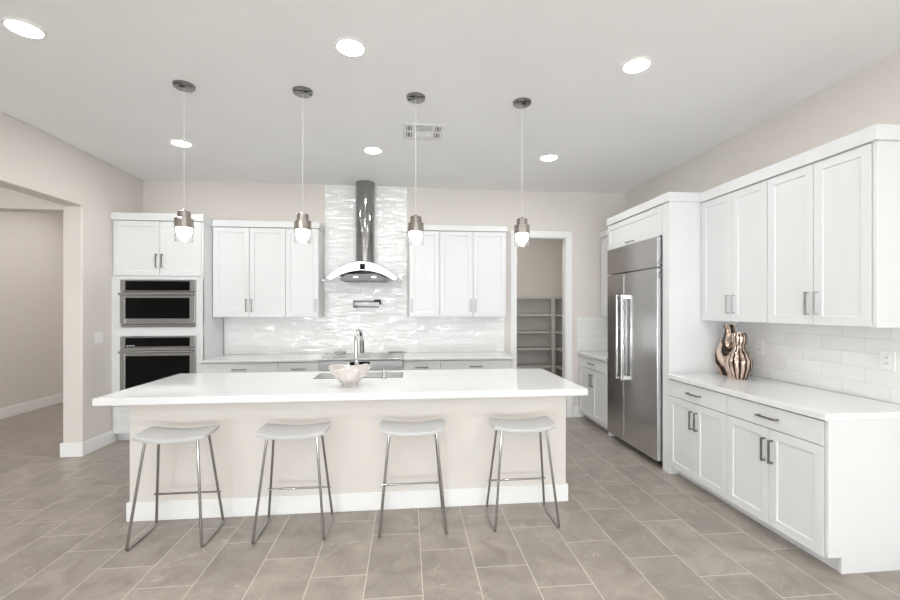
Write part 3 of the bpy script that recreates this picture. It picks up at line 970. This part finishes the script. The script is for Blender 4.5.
# ------------------------------------------------------------------ ceiling fittings
def make_pendant(loc, label):
    x, y = loc[0], loc[1]
    t = thing('pendant_lamp', label, 'lamp', (x, y, 2.0), 'pendant lamps over the island')
    MB().lathe([(0.062, -0.022), (0.070, -0.016), (0.073, 0.0)], (x, y, H - 0.0005), 36).build('ceiling_canopy', M['canopy'], t, smooth=True)
    MB().tube([(x, y, 2.215), (x, y, H - 0.02)], 0.0014, 8).build('cord', M['cord'], t)
    MB().lathe([(0.010, 2.222), (0.016, 2.208), (0.041, 2.206), (0.043, 2.202), (0.043, 2.157), (0.060, 2.156), (0.062, 2.152), (0.062, 2.088)],
               (x, y, 0), 14).build('metal_cap', M['pendmetal'], t)
    m = MB()
    m.lathe([(0.058, 2.10), (0.058, 1.993), (0.054, 1.993), (0.054, 2.10)], (x, y, 0), 40, close=True)
    m.build('glass_shade', M['glass'], t, smooth=True)
    MB().lathe([(0.012, 2.116), (0.042, 2.112), (0.050, 2.100), (0.050, 2.060), (0.040, 2.034), (0.022, 2.014), (0.006, 2.004)], (x, y, 0), 24).build('bulb', M['bulb'], t, smooth=True)
    return t
p0 = make_pendant((-1.600, 3.253), 'leftmost chrome and glass pendant lamp, hanging in front of the oven cabinet')
dup(p0, (-0.768, 3.253, 2.0), 'second pendant lamp from the left, in front of the left upper cabinets')
dup(p0, (0.067, 3.257, 2.0), 'third pendant lamp from the left, beside the range hood tile column')
dup(p0, (0.894, 3.255, 2.0), 'rightmost pendant lamp, hanging in front of the pantry doorway')

def make_can(x, y, label, lens='lens'):
    t = thing('recessed_light', label, 'lamp', (x, y, H), 'recessed ceiling lights')
    m = MB()
    m.lathe([(0.078, -0.001), (0.096, -0.001), (0.093, -0.006), (0.080, -0.008)], (x, y, H), 40, close=True)
    m.build('trim_ring', M['plastic'], t, smooth=True)
    MB().lathe([(0.079, -0.001), (0.079, -0.004)], (x, y, H), 32).build('lamp_lens', M[lens], t)
    return t
c0 = make_can(-2.188, 2.684, 'round recessed light in the ceiling corner nearest the left wall opening')
for x, y, lab in ((-0.346, 2.675, 'round recessed ceiling light in the front row, centre of three'),
                  (1.512, 2.684, 'round recessed ceiling light in the front row, right of three'),
                  (-2.190, 4.400, 'round recessed ceiling light in the rear row, behind the leftmost pendant cord'),
                  (-0.345, 4.400, 'round recessed ceiling light in the rear row, left of the ceiling vent'),
                  (1.511, 4.425, 'round recessed ceiling light in the rear row, right of the ceiling vent'),
                  (-2.188, 0.65, 'round recessed ceiling light overhead on the left, outside the view'),
                  (-0.346, 0.65, 'round recessed ceiling light overhead in the middle, outside the view'),
                  (1.512, 0.65, 'round recessed ceiling light overhead on the right, outside the view'),
                  (-2.188, -1.7, 'round recessed ceiling light far behind the camera on the left'),
                  (-0.346, -1.7, 'round recessed ceiling light far behind the camera in the middle'),
                  (1.512, -1.7, 'round recessed ceiling light far behind the camera on the right'),
                  (-2.188, -4.6, 'round recessed ceiling light at the glazed end of the room on the left'),
                  (-0.346, -4.6, 'round recessed ceiling light at the glazed end of the room in the middle'),
                  (1.512, -4.6, 'round recessed ceiling light at the glazed end of the room on the right'),
                  (-4.5, 2.6, 'added unseen ceiling light brightening the hall, nearest the camera'),  # the three hall lights are out of view, added to lift the hall
                  (-4.9, 5.5, 'added unseen ceiling light brightening the hall, just past the header'),
                  (-4.5, 6.9, 'added unseen ceiling light brightening the hall, beyond the opening')):
    dup(c0, (x, y, H), lab)

make_can(1.55, 6.35, 'added unseen ceiling light brightening the pantry, hidden above the doorway', 'pantry_fill_lens')  # added to brighten the pantry; no lamp is visible there

vt = thing('ceiling_vent', 'white rectangular air vent with dark slots in the ceiling', 'vent', (0.145, 3.895, H))
VX0, VX1, VY0, VY1 = -0.035, 0.325, 3.72, 4.075
MB().box(VX0, VX1, VY0, VY1, H - 0.008, H - 0.0005).build('vent_frame', M['ventm'], vt, bevel=0.003)
def slots(x0, x1, y0, y1, n, along_x):
    m = MB(); k = MB()
    m.box(x0, x1, y0, y1, H - 0.0095, H - 0.008)
    m.build('slot', M['slot'], vt)
    for i in range(n):
        if along_x:
            y = y0 + (y1 - y0) * (i + 0.5) / n
            k.box(x0, x1, y - 0.004, y + 0.004, H - 0.0135, H - 0.0095)
        else:
            x = x0 + (x1 - x0) * (i + 0.5) / n
            k.box(x - 0.004, x + 0.004, y0, y1, H - 0.0135, H - 0.0095)
    k.build('louvre', M['ventm'], vt)
slots(0.075, 0.225, 3.76, 3.865, 4, True)
slots(-0.005, 0.045, 3.76, 3.855, 2, False)
slots(-0.005, 0.045, 3.905, 3.995, 2, False)
slots(0.250, 0.300, 3.76, 3.855, 2, False)
slots(0.250, 0.300, 3.905, 3.995, 2, False)
k = MB()
for i in range(4):
    y = 3.90 + i * 0.03
    k.box(0.075, 0.225, y - 0.006, y + 0.006, H - 0.0115, H - 0.008)
k.build('louvre', M['ventm'], vt)

# ------------------------------------------------------------------ vases
def lathe_vase(name, label, c, prof, flutes, twist, amp, material):
    m = MB()
    n = 72
    # densify profile
    P = []
    for (r0, z0), (r1, z1) in zip(prof, prof[1:]):
        for i in range(6):
            t = i / 6; s = t * t * (3 - 2 * t)
            P.append((r0 + (r1 - r0) * s, z0 + (z1 - z0) * t))
    P.append(prof[-1])
    zt = prof[-1][1]
    rings = []
    for r, z in P:
        ring_ = []
        for i in range(n):
            an = 2 * PI * i / n
            rr = r * (1 + amp * math.sin(flutes * an + twist * z / zt))
            ring_.append(m.v((c[0] + rr * math.cos(an), c[1] + rr * math.sin(an), c[2] + z)))
        rings.append(ring_)
    inner = [m.v((c[0] + (P[-1][0] - 0.006) * math.cos(2 * PI * i / n), c[1] + (P[-1][0] - 0.006) * math.sin(2 * PI * i / n), c[2] + zt)) for i in range(n)]
    deep = [m.v((c[0] + (P[-1][0] - 0.010) * math.cos(2 * PI * i / n), c[1] + (P[-1][0] - 0.010) * math.sin(2 * PI * i / n), c[2] + zt - 0.06)) for i in range(n)]
    rings += [inner, deep]
    for p, q_ in zip(rings, rings[1:]):
        for i in range(n):
            j = (i + 1) % n
            m.face([p[i], p[j], q_[j], q_[i]])
    m.face(rings[0][::-1]); m.face(rings[-1])
    return tag(rebase(m.build(name, material, smooth=True), c), label, 'vase')
lathe_vase('gourd_vase', 'taller rose-gold swirled metallic vase standing behind the smaller one', (2.872, 3.535, 0.914),
           [(0.070, 0), (0.092, 0.04), (0.112, 0.12), (0.110, 0.19), (0.080, 0.28), (0.050, 0.355), (0.040, 0.405), (0.050, 0.450)], 5, 3.6, 0.05, M['vase_a'])
lathe_vase('gourd_vase', 'shorter double-gourd vase in fluted silver and rose metal, in front', (2.790, 3.330, 0.914),
           [(0.050, 0), (0.068, 0.03), (0.088, 0.11), (0.090, 0.15), (0.072, 0.21), (0.044, 0.255), (0.040, 0.275), (0.052, 0.315), (0.053, 0.355), (0.046, 0.390)], 14, 0.8, 0.03, M['vase_b'])

# ------------------------------------------------------------------ switches and outlets
def plate(xf, name, label, cat, u, z, wd, hg, rockers, org):
    t = thing(name, label, cat, org)
    MB(xf).box(u - wd / 2, u + wd / 2, 0, 0.006, z - hg / 2, z + hg / 2).build('cover_plate', M['plastic'], t, bevel=0.002)
    for du in rockers:
        MB(xf).box(u + du - 0.017, u + du + 0.017, 0.006, 0.009, z - 0.034, z + 0.034).build('rocker' if cat == 'switch' else 'receptacle', M['plastic'], t, bevel=0.001)
        if cat != 'switch':
            k = MB(xf)
            for dz in (-0.018, 0.018):
                for d2 in (-0.007, 0.007):
                    k.box(u + du + d2 - 0.0015, u + du + d2 + 0.0015, 0.009, 0.0093, z + dz - 0.005, z + dz + 0.005)
            k.build('socket_slot', M['dark'], t.children[-1])
    return t
wl = lambda p: (XL + p[1], p[0], p[2])
plate(wl, 'light_switch', 'white double rocker light switch on the wall left of the ovens', 'switch', 4.935, 1.195, 0.118, 0.118, (-0.024, 0.024), (XL, 4.935, 1.195))
wr = lambda p: (XR - 0.010 - p[1], p[0], p[2])
plate(wr, 'wall_outlet', 'white outlet on the right backsplash just beside the vases', 'outlet', 3.40, 1.172, 0.072, 0.118, (0,), (XR - 0.01, 3.40, 1.172))
plate(wr, 'wall_outlet', 'white outlet on the right backsplash at the near end of the counter', 'outlet', 2.415, 1.178, 0.085, 0.125, (0,), (XR - 0.01, 2.415, 1.178))
wb = lambda p: (p[0], YB - 0.010 - p[1], p[2])
plate(wb, 'wall_outlet', 'white outlet on the back tile below the left upper cabinets', 'outlet', -1.985, 1.18, 0.072, 0.118, (0,), (-1.985, YB - 0.01, 1.18))
plate(wb, 'wall_outlet', 'white outlet on the back tile at the left of the range', 'outlet', -1.13, 1.18, 0.072, 0.118, (0,), (-1.13, YB - 0.01, 1.18))
